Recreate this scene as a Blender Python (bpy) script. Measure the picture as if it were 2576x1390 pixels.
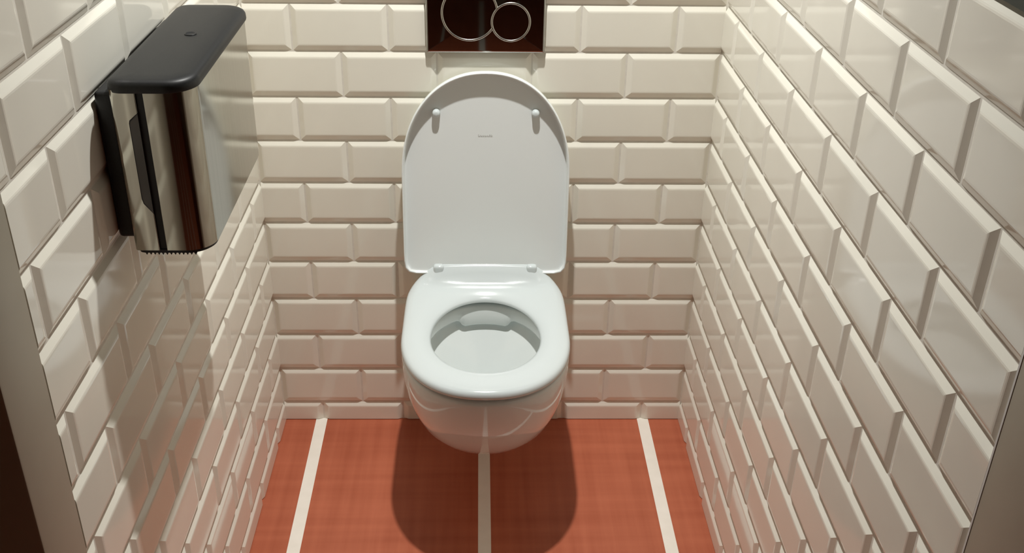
import bpy, bmesh, math, random
from mathutils import Matrix, Vector
random.seed(7)
S = bpy.context.scene
COL = S.collection
for o in list(bpy.data.objects):
    bpy.data.objects.remove(o, do_unlink=True)

# ---------------------------------------------------------------- camera
W_PX, F_PX, PPX, PPY = 2576.0, 2609.0, 1249.3, 662.8
YAW, PITCH, ROLL = 0.0201, 0.5019, 0.0119
fw = Vector((math.sin(YAW), math.cos(YAW), 0)); rt = Vector((math.cos(YAW), -math.sin(YAW), 0)); up = Vector((0, 0, 1))
FV = math.cos(PITCH)*fw - math.sin(PITCH)*up
UV = math.sin(PITCH)*fw + math.cos(PITCH)*up
R2 = math.cos(ROLL)*rt + math.sin(ROLL)*UV
U2 = -math.sin(ROLL)*rt + math.cos(ROLL)*UV
cam = bpy.data.cameras.new('camera')
camo = bpy.data.objects.new('camera', cam); COL.objects.link(camo)
camo.matrix_world = Matrix(((R2.x, U2.x, -FV.x, -0.012), (R2.y, U2.y, -FV.y, -2.1169), (R2.z, U2.z, -FV.z, 1.608), (0, 0, 0, 1)))
cam.sensor_fit = 'HORIZONTAL'; cam.sensor_width = 36.0; cam.lens = F_PX/W_PX*36.0
cam.shift_x = (W_PX/2 - PPX)/W_PX; cam.shift_y = (PPY - 695.0)/W_PX
cam.clip_start = 0.02
S.camera = camo

# ---------------------------------------------------------------- world, exposure
wd = bpy.data.worlds.new('world'); S.world = wd; wd.use_nodes = True
wd.node_tree.nodes['Background'].inputs[0].default_value = (1.0, 0.9, 0.75, 1)
wd.node_tree.nodes['Background'].inputs[1].default_value = 0.02
S.view_settings.view_transform = 'Standard'; S.view_settings.look = 'None'
S.view_settings.exposure = 0.0; S.view_settings.gamma = 1.0; S.view_settings.use_curve_mapping = False
S.cycles.max_bounces = 16; S.cycles.diffuse_bounces = 12; S.cycles.glossy_bounces = 8

# the ceiling downlight's position (its lamp is built with the fixture below)
LAMP = (0.005, -0.45, 2.36)
LAMP_POWER = 16.3

# ---------------------------------------------------------------- materials
def mat(name, col, rough=0.5, metal=0.0, coat=0.0, ior=1.5, emit=None, spec=0.5):
    m = bpy.data.materials.new(name); m.use_nodes = True
    b = m.node_tree.nodes['Principled BSDF']
    b.inputs['Base Color'].default_value = (*col, 1)
    b.inputs['Roughness'].default_value = rough
    b.inputs['Metallic'].default_value = metal
    b.inputs['IOR'].default_value = ior
    b.inputs['Specular IOR Level'].default_value = spec
    b.inputs['Coat Weight'].default_value = coat
    if emit:
        b.inputs['Emission Color'].default_value = (*emit[0], 1)
        b.inputs['Emission Strength'].default_value = emit[1]
    return m
def noise_to(m, scale, c1, c2, detail=3, stretch=(1, 1, 1), coord='Object', bump=0.0, bdist=0.001, rand=0.0):
    nt = m.node_tree; b = nt.nodes['Principled BSDF']
    tc = nt.nodes.new('ShaderNodeTexCoord'); mp = nt.nodes.new('ShaderNodeMapping'); mp.inputs['Scale'].default_value = stretch
    nz = nt.nodes.new('ShaderNodeTexNoise'); nz.inputs['Scale'].default_value = scale; nz.inputs['Detail'].default_value = detail
    nt.links.new(tc.outputs[coord], mp.inputs[0]); nt.links.new(mp.outputs[0], nz.inputs[0])
    if rand:
        oi = nt.nodes.new('ShaderNodeObjectInfo')
        nz.noise_dimensions = '4D'
        mu = nt.nodes.new('ShaderNodeMath'); mu.operation = 'MULTIPLY'; mu.inputs[1].default_value = rand
        nt.links.new(oi.outputs['Random'], mu.inputs[0]); nt.links.new(mu.outputs[0], nz.inputs['W'])
    rp = nt.nodes.new('ShaderNodeValToRGB')
    rp.color_ramp.elements[0].position = 0.3; rp.color_ramp.elements[1].position = 0.7
    rp.color_ramp.elements[0].color = (*c1, 1); rp.color_ramp.elements[1].color = (*c2, 1)
    nt.links.new(nz.outputs[0], rp.inputs[0]); nt.links.new(rp.outputs[0], b.inputs['Base Color'])
    if bump:
        bp = nt.nodes.new('ShaderNodeBump'); bp.inputs['Strength'].default_value = bump; bp.inputs['Distance'].default_value = bdist
        nt.links.new(nz.outputs[0], bp.inputs['Height']); nt.links.new(bp.outputs[0], b.inputs['Normal'])
    return m
M = {}
M['tile'] = noise_to(mat('glazed_cream_tile', (0.66, 0.62, 0.54), 0.07), 9, (0.84, 0.815, 0.722), (0.87, 0.845, 0.75), 2, bump=0.12, bdist=0.0012, rand=40)
M['grout'] = noise_to(mat('pale_grout', (0.62, 0.58, 0.5), 0.85), 60, (0.72, 0.69, 0.62), (0.80, 0.77, 0.69), 4)
M['paint_dark'] = noise_to(mat('dark_green_paint', (0.02, 0.025, 0.02), 0.5), 30, (0.018, 0.024, 0.019), (0.028, 0.034, 0.027), 4)
M['ceil'] = noise_to(mat('ceiling_paint', (0.35, 0.32, 0.27), 0.8), 20, (0.60, 0.57, 0.51), (0.64, 0.61, 0.55), 3)
M['ante'] = noise_to(mat('dim_plaster', (0.10, 0.075, 0.05), 0.8), 8, (0.42, 0.36, 0.27), (0.46, 0.40, 0.30), 3)
M['jamb'] = noise_to(mat('taupe_frame_paint', (0.26, 0.22, 0.16), 0.45), 12, (0.345, 0.315, 0.25), (0.375, 0.345, 0.275), 2)
M['ceramic'] = mat('white_ceramic', (0.70, 0.735, 0.725), 0.06, coat=0.2)
M['seat'] = mat('white_plastic_darkened', (0.60, 0.65, 0.655), 0.12)  # white plastic of seat and lid, darkened here to offset strong overhead light
M['lid'] = mat('white_plastic_lightened', (0.80, 0.835, 0.83), 0.2)  # the seat's plastic again, lightened to make up for grazing lamp light
M['text'] = mat('grey_print', (0.45, 0.45, 0.43), 0.5)
M['chrome'] = mat('dark_chrome', (0.42, 0.42, 0.40), 0.03, metal=1.0)
M['ringm'] = mat('satin_chrome_ring', (0.5, 0.48, 0.44), 0.3, metal=1.0)
M['steel'] = noise_to(mat('polished_steel', (0.6, 0.57, 0.5), 0.11, metal=1.0), 6, (0.42, 0.405, 0.355), (0.46, 0.443, 0.39), 2, stretch=(20, 20, 1))
M['black'] = noise_to(mat('black_plastic', (0.02, 0.02, 0.021), 0.45, spec=0.35), 400, (0.013, 0.013, 0.0135), (0.018, 0.018, 0.0185), 2, bump=0.05, bdist=0.0003)
M['black2'] = mat('matt_black_core', (0.008, 0.008, 0.008), 0.6)
M['smoke'] = mat('smoked_window', (0.07, 0.062, 0.056), 0.2)
M['lens'] = mat('lamp_lens', (0.9, 0.9, 0.85), 0.4, emit=((1.0, 0.93, 0.80), 20.0))
M['white_metal'] = mat('white_lamp_trim', (0.7, 0.7, 0.68), 0.4)
M['stripe'] = noise_to(mat('white_floor_line', (0.78, 0.74, 0.64), 0.35), 25, (0.86, 0.82, 0.735), (0.91, 0.87, 0.79), 3)

def floor_material():
    m = mat('red_floor', (0.36, 0.085, 0.035), 0.42)
    nt = m.node_tree; b = nt.nodes['Principled BSDF']; L = nt.links.new
    tc = nt.nodes.new('ShaderNodeTexCoord')
    def nz(scale, st, det):
        mp = nt.nodes.new('ShaderNodeMapping'); mp.inputs['Scale'].default_value = st
        n = nt.nodes.new('ShaderNodeTexNoise'); n.inputs['Scale'].default_value = scale; n.inputs['Detail'].default_value = det
        L(tc.outputs['Object'], mp.inputs[0]); L(mp.outputs[0], n.inputs[0]); return n
    a = nz(16, (3, 0.12, 1), 4); c = nz(13, (0.12, 2.6, 1), 4); d = nz(4, (1, 1, 1), 2)
    ad = nt.nodes.new('ShaderNodeMath'); ad.operation = 'ADD'; L(a.outputs[0], ad.inputs[0]); L(c.outputs[0], ad.inputs[1])
    ad2 = nt.nodes.new('ShaderNodeMath'); ad2.operation = 'ADD'; L(ad.outputs[0], ad2.inputs[0]); L(d.outputs[0], ad2.inputs[1])
    mr = nt.nodes.new('ShaderNodeMapRange'); mr.inputs[1].default_value = 1.1; mr.inputs[2].default_value = 1.9; L(ad2.outputs[0], mr.inputs[0])
    rp = nt.nodes.new('ShaderNodeValToRGB'); L(mr.outputs[0], rp.inputs[0])
    rp.color_ramp.elements[0].color = (0.37, 0.088, 0.040, 1); rp.color_ramp.elements[1].color = (0.50, 0.142, 0.072, 1)
    L(rp.outputs[0], b.inputs['Base Color'])
    bp = nt.nodes.new('ShaderNodeBump'); bp.inputs['Strength'].default_value = 0.15; bp.inputs['Distance'].default_value = 0.001
    L(ad.outputs[0], bp.inputs['Height']); L(bp.outputs[0], b.inputs['Normal'])
    return m
M['floor'] = floor_material()

# ---------------------------------------------------------------- helpers
def link(name, me, material, parent=None, loc=None):
    o = bpy.data.objects.new(name, me); COL.objects.link(o)
    if material is not None and len(me.materials) == 0: me.materials.append(material)
    if parent is not None: o.parent = parent
    if loc is not None: o.location = loc
    return o
def tag(o, label, cat, group=None, kind=None):
    o['label'] = label; o['category'] = cat
    if group: o['group'] = group
    if kind: o['kind'] = kind
    return o
def empty(name, loc, label, cat):
    o = bpy.data.objects.new(name, None); COL.objects.link(o); o.location = loc; o.empty_display_size = 0.05
    return tag(o, label, cat)
def pyd(name, v, f, smooth=False):
    me = bpy.data.meshes.new(name); me.from_pydata(v, [], f); me.update()
    bm = bmesh.new(); bm.from_mesh(me); bmesh.ops.recalc_face_normals(bm, faces=bm.faces); bm.to_mesh(me); bm.free()
    if smooth:
        for p in me.polygons: p.use_smooth = True
    return me
def box_me(name, x0, x1, y0, y1, z0, z1, bev=0.0, seg=2):
    bm = bmesh.new()
    bmesh.ops.create_cube(bm, size=1.0)
    for v in bm.verts:
        v.co = Vector((x0 + (v.co.x+.5)*(x1-x0), y0 + (v.co.y+.5)*(y1-y0), z0 + (v.co.z+.5)*(z1-z0)))
    if bev: bmesh.ops.bevel(bm, geom=bm.edges[:], offset=bev, segments=seg, affect='EDGES', profile=0.5)
    me = bpy.data.meshes.new(name); bm.to_mesh(me); bm.free()
    return me
def smooth_by_angle(o, ang=35):
    for p in o.data.polygons: p.use_smooth = True
    me = o.data
    bm = bmesh.new(); bm.from_mesh(me)
    for e in bm.edges:
        e.smooth = not (len(e.link_faces) == 2 and e.calc_face_angle(0) > math.radians(ang))
    bm.to_mesh(me); bm.free()
def loft(name, rings, cap_first=True, cap_last=True, smooth=True):
    n = len(rings[0]); v = []; f = []
    for r in rings: v += [tuple(p) for p in r]
    for k in range(len(rings)-1):
        for i in range(n):
            j = (i+1) % n
            f.append((k*n+i, k*n+j, (k+1)*n+j, (k+1)*n+i))
    def cap(k, flip):
        c = [sum(rings[k][i][a] for i in range(n))/n for a in range(3)]
        v.append(tuple(c)); ci = len(v)-1
        for i in range(n):
            j = (i+1) % n
            f.append((k*n+i, k*n+j, ci) if flip else (k*n+j, k*n+i, ci))
    if cap_first: cap(0, False)
    if cap_last: cap(len(rings)-1, True)
    return pyd(name, v, f, smooth)
def drad(th, a, bf, br, nf, nr):
    """radius of a D-shaped outline: th measured from the front (-y), front half-length bf, rear br"""
    s, c = abs(math.sin(th)), math.cos(th)
    b, n = (bf, nf) if c > 0 else (br, nr)
    return ((s/a)**n + (abs(c)/b)**n) ** (-1.0/n)
N = 128
TH = [2*math.pi*i/N for i in range(N)]
def ss(x, a, b):
    t = min(max((x-a)/(b-a), 0), 1); return t*t*(3-2*t)

# ---------------------------------------------------------------- setting
H0, RH, TW = 0.0536, 0.0998, 0.2        # height of the cut bottom course, course pitch, tile pitch
ROWS = 13; TOP = H0 + ROWS*RH
SR, SL = 0.0049, 0.0066                  # the side walls splay a hair outwards
GAP = 0.0018; BEV = 0.0125; TH_ = 0.0059
CEIL = 2.40
LEN_R, LEN_L = 1.308, 1.141
tile_cache = {}
def tile_mesh(w, h, cuts):
    key = (round(w, 4), round(h, 4), cuts)
    if key in tile_cache: return tile_cache[key]
    x0, x1, y0, y1 = -w/2, w/2, -h/2, h/2
    def ring(ins, z):
        l = 0.0004 if 'L' in cuts else ins; r = 0.0004 if 'R' in cuts else ins
        b = 0.0004 if 'B' in cuts else ins; t = 0.0004 if 'T' in cuts else ins
        if ins == 0: l = r = b = t = 0
        return [(x0+l, y0+b, z), (x1-r, y0+b, z), (x1-r, y1-t, z), (x0+l, y1-t, z)]
    rings = [ring(0, 0.0), ring(0, 0.0003), ring(0.0009, 0.0006), ring(BEV-0.0020, TH_-0.0007), ring(BEV, TH_-0.0002), ring(BEV+0.0025, TH_)]
    v = sum(rings, []); f = [(3, 2, 1, 0)]
    for k in range(5):
        for i in range(4):
            j = (i+1) % 4
            f.append((k*4+i, k*4+j, k*4+4+j, k*4+4+i))
    f.append((20, 21, 22, 23))
    me = bpy.data.meshes.new('tile'); me.from_pydata(v, [], f); me.materials.append(M['tile']); me.update()
    tile_cache[key] = me
    return me
def wall(name, frame, u0, u1, segs_of_row, label, back=0.10):
    """frame: matrix with x=u along the wall, y=v up, z=n into the room"""
    me = box_me(name, u0, u1, 0, TOP, -back, 0.0)
    w = link(name, me, M['grout']); w.matrix_world = frame
    tag(w, label, 'wall', kind='structure')
    up_ = link('painted_upper_wall', box_me('upper', u0, u1, TOP, CEIL, -back, TH_-0.001, 0.0), M['paint_dark'], w)
    up_['label'] = 'dark paint above the tiles'
    for k in range(-1, ROWS):
        z0 = 0.0 if k < 0 else H0 + k*RH
        z1 = H0 + (k+1)*RH
        vb = 'B' if k < 0 else ''
        for (a, b, cuts) in segs_of_row(k):
            a2 = a + GAP/2; b2 = b - GAP/2
            if b2-a2 < 0.006: continue
            lo = z0 + (GAP/2 if k >= 0 else 0.0015); hi = z1 - GAP/2
            t = link('tile', tile_mesh(b2-a2, hi-lo, cuts+vb), None, w, ((a2+b2)/2, (lo+hi)/2, -0.0006))
            t.rotation_euler = (random.uniform(-.0022, .0022), random.uniform(-.0012, .0012), 0)
    return w
def segs_back(k):
    if k % 2 == 0: e = [-.5 + .2*i for i in range(6)]
    else: e = [-.5] + [-.4 + .2*i for i in range(5)] + [.5]
    out = []
    for i in range(len(e)-1):
        a, b = e[i], e[i+1]; c = ''
        if a == -.5: a += 0.002
        if b == .5: b -= 0.002
        if b-a < .15: c = 'L' if i == 0 else 'R'
        out.append((a, b, c))
    return out
def side_edges(k, length):
    first = 0.208 if k % 2 == 0 else 0.107
    e = [0.004]; x = first
    while x < length-0.004: e.append(x); x += TW
    e.append(length)
    return e
def segs_right(k):
    e = side_edges(k, LEN_R); out = []
    for i in range(len(e)-1):
        c = ''
        if e[i+1]-e[i] < .15: c = 'L' if i == 0 else 'R'
        out.append((e[i], e[i+1], c))
    return out
def segs_left(k):
    e = side_edges(k, LEN_L); out = []
    for i in range(len(e)-1):
        c = ''
        if e[i+1]-e[i] < .17: c = 'R' if i == 0 else 'L'
        out.append((-e[i+1], -e[i], c))
    return out
FB = Matrix(((1, 0, 0, 0), (0, 0, -1, 0), (0, 1, 0, 0), (0, 0, 0, 1)))
cr, sr, cl, sl = math.cos(SR), math.sin(SR), math.cos(SL), math.sin(SL)
FR = Matrix(((sr, 0, -cr, 0.5), (-cr, 0, -sr, 0), (0, 1, 0, 0), (0, 0, 0, 1)))
FL = Matrix(((sl, 0, cl, -0.5), (cl, 0, -sl, 0), (0, 1, 0, 0), (0, 0, 0, 1)))
FL[0][0] = sl; FL[1][0] = cl
# left wall runs outward with depth: at u=-d, x = -0.5 - d*sl
wall_back = wall('wall_back', FB, -0.5, 0.5, segs_back, 'back wall of bevelled cream tiles behind the toilet')
wall_right = wall('wall_right', FR, -0.1, LEN_R, segs_right, 'right-hand wall of bevelled cream tiles in running bond')
wall_left = wall('wall_left', FL, -LEN_L, 0.1, segs_left, 'left-hand wall of bevelled cream tiles carrying the dispenser')

fl = link('floor', box_me('floor', -1.6, 1.6, -4.2, 0.1, -0.10, 0.0), M['floor'])
tag(fl, 'brick-red floor marked with white lines', 'floor', kind='structure')
def stripe(x0, x1, y0, y1):
    return link('floor_line', box_me('floor_line', x0, x1, y0, y1, 0.0, 0.0006), M['stripe'], fl)
for xc in (-0.4058, 0.0028, 0.4050): stripe(xc-.014, xc+.014, -4.1, 0.0)
stripe(0.0175, 0.390, -0.508, -0.479)
ce = link('ceiling', box_me('ceiling', -1.6, 1.6, -4.2, 0.1, CEIL, CEIL+0.08), M['ceil'])
tag(ce, 'plain ceiling with a recessed downlight over the toilet', 'ceiling', kind='structure')

# door frame posts at the front ends of the side walls, and the room outside the cubicle
xl = -0.5 - LEN_L*math.tan(SL); xr = 0.5 + LEN_R*math.tan(SR)
t1 = link('trim_1', box_me('post', xl-0.16, xl+0.0058, -1.238, -LEN_L-0.0005, 0, CEIL, 0.0025, 2), M['jamb']); smooth_by_angle(t1)
tag(t1, 'taupe door frame post at the front end of the left wall', 'door frame', kind='structure')
t2 = link('trim_2', box_me('post', xr-0.0056, xr+0.16, -1.45, -LEN_R-0.0034, 0, CEIL, 0.0012, 2), M['jamb']); smooth_by_angle(t2)
tag(t2, 'taupe door frame post at the front end of the right wall', 'door frame', kind='structure')
t3 = link('trim_3', box_me('edge', xr-0.0060, xr+0.01, -LEN_R-0.0032, -LEN_R-0.0004, 0, TOP, 0.0), M['white_metal'])
tag(t3, 'thin pale tile edging strip beside the right door post', 'edging strip', kind='structure')
for nm, args, lb in (('wall_outer_left', (-1.6, xl-0.16, -1.30, -1.20, 0, CEIL), 'dim wall outside the cubicle left of the door post'),
                     ('wall_outer_right', (xr+0.16, 1.6, -1.50, -1.40, 0, CEIL), 'dim wall outside the cubicle right of the door post'),
                     ('wall_front', (-1.6, 1.6, -4.3, -4.2, 0, CEIL), 'dim wall across the room from the cubicle door'),
                     ('wall_side_left', (-1.7, -1.6, -4.2, -1.2, 0, CEIL), 'dim left wall of the room outside the cubicle'),
                     ('wall_side_right', (1.6, 1.7, -4.2, -1.2, 0, CEIL), 'dim right wall of the room outside the cubicle')):
    tag(link(nm, box_me(nm, *args), M['ante']), lb, 'wall', kind='structure')

# ---------------------------------------------------------------- ceiling downlight
dl = empty('recessed_downlight', (LAMP[0], LAMP[1], CEIL), 'small round recessed downlight in the ceiling over the toilet', 'light')
def lathe(name, prof, n=40, smooth=True):
    rings = [[(r*math.cos(2*math.pi*i/n), r*math.sin(2*math.pi*i/n), z) for i in range(n)] for r, z in prof]
    return loft(name, rings, True, True, smooth)
def lathe_open(name, prof, n=40):
    rings = [[(r*math.cos(2*math.pi*i/n), r*math.sin(2*math.pi*i/n), z) for i in range(n)] for r, z in prof]
    return loft(name, rings, False, False, True)
tr = link('trim_ring', lathe_open('trim_ring', [(0.045, -0.001), (0.045, -0.008), (0.050, -0.012), (0.060, -0.008), (0.062, 0.0), (0.045, -0.001)]), M['white_metal'], dl)
ln = link('lens', lathe('lens', [(0.044, -0.001), (0.044, -0.006), (0.03, -0.008)]), M['lens'], dl)
ld = bpy.data.lights.new('downlight_lamp', 'AREA'); ld.shape = 'DISK'; ld.size = 0.048; ld.energy = LAMP_POWER; ld.color = (1.0, 0.995, 0.96); ld.spread = math.radians(125)
lo = bpy.data.objects.new('downlight_lamp', ld); COL.objects.link(lo); lo.parent = dl; lo.location = (0, 0, -0.014)

# ---------------------------------------------------------------- toilet
X0 = 0.0035
toilet = empty('toilet', (X0, -0.25, 0.0), 'white wall-hung toilet with its lid raised against the tiles', 'toilet')
OFF = Vector((X0, -0.25, 0.0))
def loc(ring): return [(p[0], p[1]-OFF.y, p[2]) for p in ring]     # toilet-local, x already centred
def dring(a, yc, bf, br, nf, nr, z):
    out = []
    for t in TH:
        r = drad(t, a, bf, br, nf, nr)
        out.append((r*math.sin(t), yc - r*math.cos(t), z if not callable(z) else z(r*math.sin(t), yc - r*math.cos(t))))
    return out
rings = []
# outside of the bowl, from the bottom up: z, half-width, front, centre
WALLY = -0.0075
ext = [(0.095, 0.050, -0.13, -0.06), (0.100, 0.068, -0.18, -0.08), (0.118, 0.085, -0.235, -0.11), (0.145, 0.102, -0.30, -0.15), (0.175, 0.119, -0.352, -0.19),
       (0.205, 0.1345, -0.394, -0.22), (0.240, 0.1490, -0.430, -0.245), (0.280, 0.1605, -0.460, -0.262), (0.320, 0.1685, -0.4805, -0.275),
       (0.360, 0.1735, -0.4940, -0.283), (0.390, 0.1750, -0.4990, -0.288), (0.4050, 0.1752, -0.4995, -0.288), (0.4100, 0.1745, -0.4985, -0.288), (0.4125, 0.1720, -0.4960, -0.288)]
for z, a, yf, yc in ext:
    rings.append(dring(a, yc, yc-yf, WALLY-yc, 2.15, 9, z))
# rim top and inside
YH = -0.288
def rim_low(x, y):
    # the flush outlet hangs lower at the rear of the rim
    if y > YH: return 0.3830 - 0.016*(1-ss(abs(x), 0.046, 0.062))
    return 0.3830
def rim_in(a, bf, br, zf, bulge=0.0):
    out = []
    for t in TH:
        r = drad(t, a, bf, br, 2.1, 2.1)
        x, y = r*math.sin(t), YH - r*math.cos(t)
        if y > YH and bulge:
            w = 1-ss(abs(x), 0.046, 0.062); y -= bulge*w
        out.append((x, y, zf(x, y) if callable(zf) else zf))
    return out
rings.append(rim_in(0.135, 0.150, 0.166, 0.4135))
rings.append(rim_in(0.128, 0.142, 0.158, 0.4125))
rings.append(rim_in(0.1255, 0.139, 0.155, 0.408))
rings.append(rim_in(0.1245, 0.138, 0.154, lambda x, y: rim_low(x, y)+0.004, 0.006))
rings.append(rim_in(0.1260, 0.1395, 0.1555, rim_low, 0.006))
rings.append(rim_in(0.138, 0.152, 0.168, lambda x, y: rim_low(x, y)+0.002))
rings.append(rim_in(0.1395, 0.154, 0.170, 0.374))
for z, a, b, dy in ((0.366, 0.136, 0.150, 0), (0.350, 0.122, 0.136, 0), (0.328, 0.104, 0.118, 0), (0.300, 0.083, 0.096, 0.002), (0.268, 0.062, 0.072, 0.006), (0.235, 0.046, 0.053, 0.010), (0.205, 0.036, 0.042, 0.014), (0.198, 0.02, 0.026, 0.014)):
    rings.append([(x, y+dy, zz) for x, y, zz in rim_in(a, b, b*1.1, z)])
bowl = link('bowl', loft('bowl', [loc(r) for r in rings]), M['ceramic'], toilet)
bowl['label'] = 'glazed ceramic bowl'

# seat
SZ = 0.441; SA = 0.1760
def seat_outer(t): return drad(t, SA, 0.214, 0.232, 2.25, 7.5)
def seat_inner(t): return drad(t, 0.1145, 0.131, 0.150, 2.05, 2.05)
def seat_pt(t, k, dz, rise=True, ext_=0.0):
    ri, ro = seat_inner(t), seat_outer(t)+ext_
    r = ri + (ro-ri)*k
    x, y = r*math.sin(t), YH - r*math.cos(t)
    z = SZ + dz
    if rise:
        z += 0.046*ss(y, -0.102, -0.054)*(1-0.78*ss(abs(x), 0.100, 0.172))
    return (x, y, z)
prof = [(0.00, -0.0175), (0.0, -0.0135), (0.02, -0.0105), (0.07, -0.0075), (0.16, -0.0045), (0.28, -0.0018), (0.36, -0.0006), (0.45, 0.0), (0.6, 0.0002),
        (0.75, -0.0002), (0.86, -0.0014), (0.93, -0.0034), (0.97, -0.0062), (0.99, -0.0095), (1.0, -0.0135), (0.995, -0.0175), (0.97, -0.0195)]
srings = []
for k, dz in prof:
    srings.append([seat_pt(t, k, dz, True) for t in TH])
srings.append([(p[0], p[1], SZ-0.0197) for p in [seat_pt(t, 0.9, 0, False) for t in TH]])
srings.append([(p[0], p[1], SZ-0.0197) for p in [seat_pt(t, 0.06, 0, False) for t in TH]])
srings.append([seat_pt(t, 0.0, -0.0175, True) for t in TH])
seat = link('seat', loft('seat', [loc(r) for r in srings], False, False), M['seat'], toilet)
seat['label'] = 'glossy white plastic seat'

# lid: local s (up the lid) and n (towards the room)
LB = Vector((0, -0.060, 0.458)); LT = Vector((0, -0.0165, 0.918))
ldir = (LT-LB).normalized(); lnor = Vector((0, -ldir.z, ldir.y))
LLEN = (LT-LB).length; SC = 0.235
def lid_ring(inset, n, nb=None):
    out = []
    for t in TH:
        r = drad(t, 0.1815, LLEN-SC, SC, 2.17, 22) - inset
        x, s = r*math.sin(t), SC + r*math.cos(t)
        nn = n
        if nb is not None: nn = nb + (n-nb)*ss(s, 0.004, 0.03)
        p = LB + ldir*s + lnor*nn
        out.append((x, p.y, p.z))
    return out
lr = [lid_ring(0.012, 0.0), lid_ring(0.004, 0.0008), lid_ring(0.0008, 0.004), lid_ring(0.0, 0.009), lid_ring(0.0, 0.0235, 0.010), lid_ring(0.0006, 0.0252, 0.0112), lid_ring(0.0018, 0.0258, 0.0115),
      lid_ring(0.0030, 0.0258, 0.0112), lid_ring(0.0038, 0.0250, 0.0105), lid_ring(0.0042, 0.0236, 0.009), lid_ring(0.0058, 0.0064, 0.006), lid_ring(0.0072, 0.0052, 0.0052), lid_ring(0.012, 0.005, 0.005)]
lid = link('lid', loft('lid', [loc(r) for r in lr]), M['lid'], toilet)
lid['label'] = 'raised lid with its rimmed inner face showing'
for sx in (-1, 1):      # rubber stops on the lid
    s0 = 0.372; p = LB + ldir*s0 + lnor*0.0048
    b = link('lid_buffer', lathe('lid_buffer', [(0.0085, 0), (0.0085, 0.004), (0.0078, 0.0125), (0.006, 0.0152), (0.003, 0.0163)], 24), M['seat'], lid)
    b.matrix_local = Matrix.Translation((sx*0.1055, p.y-OFF.y, p.z)) @ lnor.to_track_quat('Z', 'Y').to_matrix().to_4x4()
# the small grey maker's line on the lid, too blurred in the photograph to read
gl = []
gx = -0.0165
v, f = [], []
for wch, hch in ((0.0042, 1.0), (0.0036, 0.72), (0.0028, 0.72), (0.0036, 0.72), (0.0034, 0.72), (0.0020, 1.0), (0.0030, 0.9)):
    s0 = 0.3185
    for dx0, dx1, h0, h1 in ((0, 0.0011, 0, hch), (0.0011, wch-0.0009, 0.0, 0.26), (wch-0.0009, wch, 0, hch*0.8)):
        k = len(v)
        for (xx, hh) in ((gx+dx0, h0), (gx+dx1, h0), (gx+dx1, h1), (gx+dx0, h1)):
            for nn in (0.0049, 0.0053):
                p = LB + ldir*(s0+hh*0.0052) + lnor*nn
                v.append((xx, p.y-OFF.y, p.z))
        f += [(k+1, k+3, k+5, k+7), (k, k+1, k+3, k+2), (k+2, k+3, k+5, k+4), (k+4, k+5, k+7, k+6), (k+6, k+7, k+1, k), (k, k+2, k+4, k+6)]
    gx += wch + 0.0013
mk = link('lettering', pyd('lettering', v, f), M['text'], lid); mk['label'] = 'tiny blurred grey lettering'
for sx in (-1, 1):      # hinges
    me = box_me('hinge', sx*0.105-0.012, sx*0.105+0.012, -0.076-OFF.y, -0.050-OFF.y, 0.4300, 0.4800, 0.006, 3)
    h = link('hinge', me, M['seat'], toilet); smooth_by_angle(h, 50)

# ---------------------------------------------------------------- flush plate
PW, PH, PZ = 0.246, 0.164, 0.9545
PF, PBK = -0.0170, -0.0069
fp = empty('flush_plate', (0.002, 0.0, PZ+PH/2), 'mirror-finish dual flush plate on the tiles above the toilet lid', 'flush plate')
def rrect(w, h, r, n=8):
    pts = []
    for cx_, cy_, a0 in ((w/2-r, h/2-r, 0), (-w/2+r, h/2-r, 90), (-w/2+r, -h/2+r, 180), (w/2-r, -h/2+r, 270)):
        for i in range(n+1):
            a = math.radians(a0 + 90*i/n); pts.append((cx_+r*math.cos(a), cy_+r*math.sin(a)))
    return pts
def plate_ring(ins, y): return [(x, y, z) for x, z in rrect(PW-2*ins, PH-2*ins, max(0.004-ins, 0.0012))]
pl = link('plate', loft('plate', [plate_ring(0, PBK), plate_ring(0, PF+0.0030), plate_ring(0.0008, PF+0.0012), plate_ring(0.0025, PF+0.0002), plate_ring(0.005, PF)]), M['chrome'], fp)
smooth_by_angle(pl, 30)
BC = (-0.033, 1.038-PZ-PH/2, 0.0565); SCC = (0.0515, 1.0195-PZ-PH/2, 0.0390)
def arc_tube(name, c, keep, tube=0.0025, n=120, m=10):
    pts = []
    for i in range(n):
        a = 2*math.pi*i/n
        pts.append((c[0]+c[2]*math.cos(a), c[1]+c[2]*math.sin(a), a, keep(c[0]+c[2]*math.cos(a), c[1]+c[2]*math.sin(a))))
    v, f = [], []
    for x, z, a, kp in pts:
        for j in range(m):
            b = 2*math.pi*j/m
            rr = c[2] + tube*math.cos(b)
            v.append((c[0]+rr*math.cos(a), PF-0.0006-0.8*tube*math.sin(b), c[1]+rr*math.sin(a)))
    for i in range(n):
        i2 = (i+1) % n
        if not (pts[i][3] and pts[i2][3]): continue
        for j in range(m):
            j2 = (j+1) % m
            f.append((i*m+j, i2*m+j, i2*m+j2, i*m+j2))
    return pyd(name, v, f, True)
def disc_clip(name, c, keep, thick=0.0008, n=120):
    rim = []
    for i in range(n):
        a = 2*math.pi*i/n
        x, z = c[0]+(c[2]-0.0022)*math.cos(a), c[1]+(c[2]-0.0022)*math.sin(a)
        if not keep(x, z):
            d = Vector((x-SCC[0], z-SCC[1]))
            # pull the big button back to the small button's circle
            ux, uz = math.cos(a), math.sin(a); r = c[2]
            while r > 0 and not keep(c[0]+r*ux, c[1]+r*uz): r -= 0.0005
            x, z = c[0]+(r-0.002)*ux, c[1]+(r-0.002)*uz
        rim.append((x, z))
    return loft(name, [[(x, PF+0.0002, z) for x, z in rim], [(x, PF-thick, z) for x, z in rim]], True, True, False)
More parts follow.
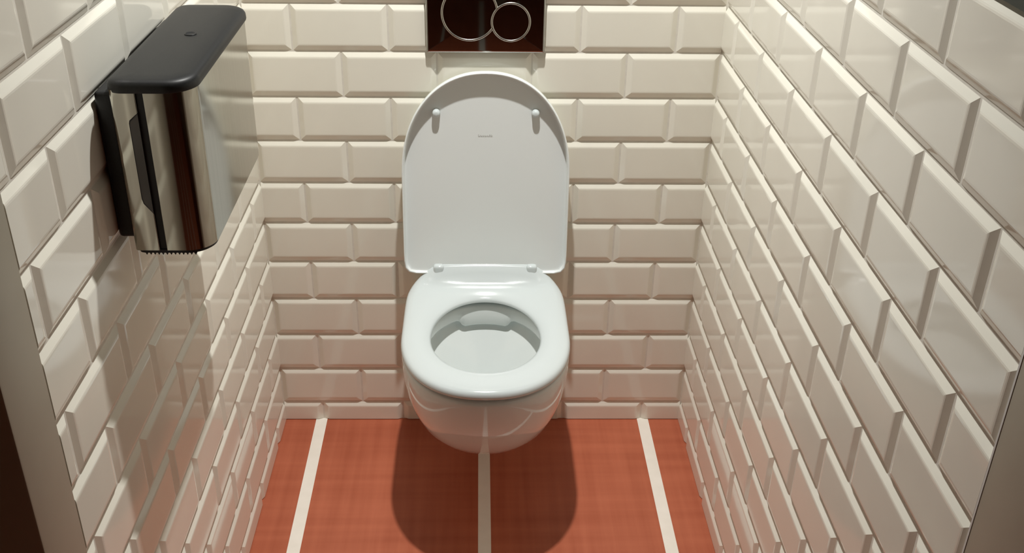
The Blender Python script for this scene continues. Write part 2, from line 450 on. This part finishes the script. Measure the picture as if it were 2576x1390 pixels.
kb = lambda x, z: (x-SCC[0])**2+(z-SCC[1])**2 > SCC[2]**2
ka = lambda x, z: True
b1 = link('large_button', disc_clip('large_button', BC, kb), M['chrome'], fp)
b2 = link('small_button', disc_clip('small_button', SCC, ka), M['chrome'], fp)
link('button_ring', arc_tube('button_ring', BC, kb), M['ringm'], b1)
link('button_ring', arc_tube('button_ring2', SCC, ka), M['ringm'], b2)

# ---------------------------------------------------------------- paper dispenser on the left wall
DX0, DX1, DY0, DY1, DZ0, DZ1 = -0.476, -0.371, -0.872, -0.507, 0.944, 1.170
dp = empty('paper_dispenser', (-0.43, -0.69, DZ0), 'polished steel paper dispenser with black cap on the left wall', 'dispenser')
def dl_(p): return (p[0]+0.43, p[1]+0.69, p[2]-DZ0)
def vprism(name, outline, levels, smooth=True):
    """outline(inset) -> xy loop; levels = (z, inset)"""
    return loft(name, [[dl_((x, y, z)) for x, y in outline(i)] for z, i in levels], True, True, smooth)
def body_outline(x0, x1, y0, y1, rl, rr, n=10):
    def fn(ins):
        pts = []
        X0_, X1_, Y0_, Y1_ = x0+ins, x1-ins, y0+ins, y1-ins
        for cx_, cy_, a0, r in ((X1_, Y1_, 0, rr), (X0_, Y1_, 90, rl), (X0_, Y0_, 180, rl), (X1_, Y0_, 270, rr)):
            r = max(r-ins, 0.001)
            sx = -1 if cx_ == X1_ else 1; sy = -1 if cy_ == Y1_ else 1
            for i in range(n+1):
                a = math.radians(a0+90*i/n); pts.append((cx_+sx*r+r*math.cos(a), cy_+sy*r+r*math.sin(a)))
        return pts
    return fn
G0, G1 = -0.4425, -0.4330      # the dark seam between the rear housing and the front cover
hs = link('rear_housing', vprism('rear_housing', body_outline(DX0, G0, DY0, DY1, 0.006, 0.001), [(DZ0, 0.0), (DZ1, 0.0)]), M['steel'], dp); smooth_by_angle(hs, 30)
fc = link('front_cover', vprism('front_cover', body_outline(G1, DX1, DY0, DY1, 0.001, 0.036, 14), [(DZ0, 0.0), (DZ1, 0.0)]), M['steel'], dp); smooth_by_angle(fc, 30)
link('seam', vprism('seam', body_outline(G0-0.002, G1+0.002, DY0+0.003, DY1-0.003, 0.001, 0.001), [(DZ0+0.001, 0), (DZ1-0.001, 0)], False), M['black2'], dp)
cap = link('cap', vprism('cap', body_outline(DX0-0.004, DX1+0.003, DY0-0.004, DY1+0.004, 0.022, 0.040, 14),
      [(DZ1-0.004, 0.003), (DZ1-0.003, 0.0006), (DZ1-0.001, 0.0), (DZ1+0.006, 0.0005), (DZ1+0.0095, 0.0025), (DZ1+0.0115, 0.006), (DZ1+0.0125, 0.012), (DZ1+0.0130, 0.03)]), M['black'], dp)
smooth_by_angle(cap, 40)
cap['label'] = 'matt black plastic cap'
em = link('emblem', lathe('emblem', [(0.0085, 0.0), (0.0085, 0.0010), (0.0072, 0.0016), (0.0055, 0.0004), (0.001, 0.0004)], 28), M['black'], cap, dl_((-0.419, -0.672, DZ1+0.0129)))
br_ = link('bottom_rim', vprism('bottom_rim', body_outline(DX0+0.004, DX1-0.002, DY0+0.0015, DY1-0.0015, 0.008, 0.034, 12), [(DZ0-0.006, 0.003), (DZ0-0.004, 0.0), (DZ0+0.0005, 0.0)]), M['black'], dp); smooth_by_angle(br_, 40)
v, f = [], []
for i in range(15):             # serrated tear edge under the near end
    x = DX0+0.012 + i*0.0055
    if x > DX1-0.026: break
    k = len(v)
    for yy in (DY0+0.003, DY0+0.006):
        v += [dl_((x, yy, DZ0-0.0045)), dl_((x+0.0042, yy, DZ0-0.0045)), dl_((x+0.0021, yy, DZ0-0.0085))]
    f += [(k, k+1, k+2), (k+3, k+5, k+4), (k, k+3, k+4, k+1), (k+1, k+4, k+5, k+2), (k+2, k+5, k+3, k)]
link('tear_edge', pyd('tear_edge', v, f), M['black'], br_)
# fill-level window beside the seam on the near end
wp = [(G0, 1.139), (-0.4530, 1.129), (-0.4540, 1.125), (-0.4540, 1.022), (-0.4525, 1.015), (G0, 1.000)]
def win_ring(y, g=0.0):
    cx_, cz_ = -0.448, 1.07
    return [dl_((x if x == G0 else x-g, y, z+(g if z > cz_ else -g))) for x, z in wp]
link('window_frame', loft('window_frame', [win_ring(DY0+0.0005, 0.0012), win_ring(DY0-0.0006, 0.0012)], True, True, False), M['black2'], dp)
wn = link('level_window', loft('level_window', [win_ring(DY0-0.0005), win_ring(DY0-0.0012)], True, True, False), M['smoke'], dp)
wn['label'] = 'smoked fill-level window'
bp_ = link('back_plate', box_me('back_plate', -0.500+0.43, DX0+0.002+0.43, -0.858+0.69, -0.520+0.69, 0.956-DZ0, 1.163-DZ0, 0.006, 3), M['black'], dp); smooth_by_angle(bp_, 50)
bp_['label'] = 'black plastic wall bracket'
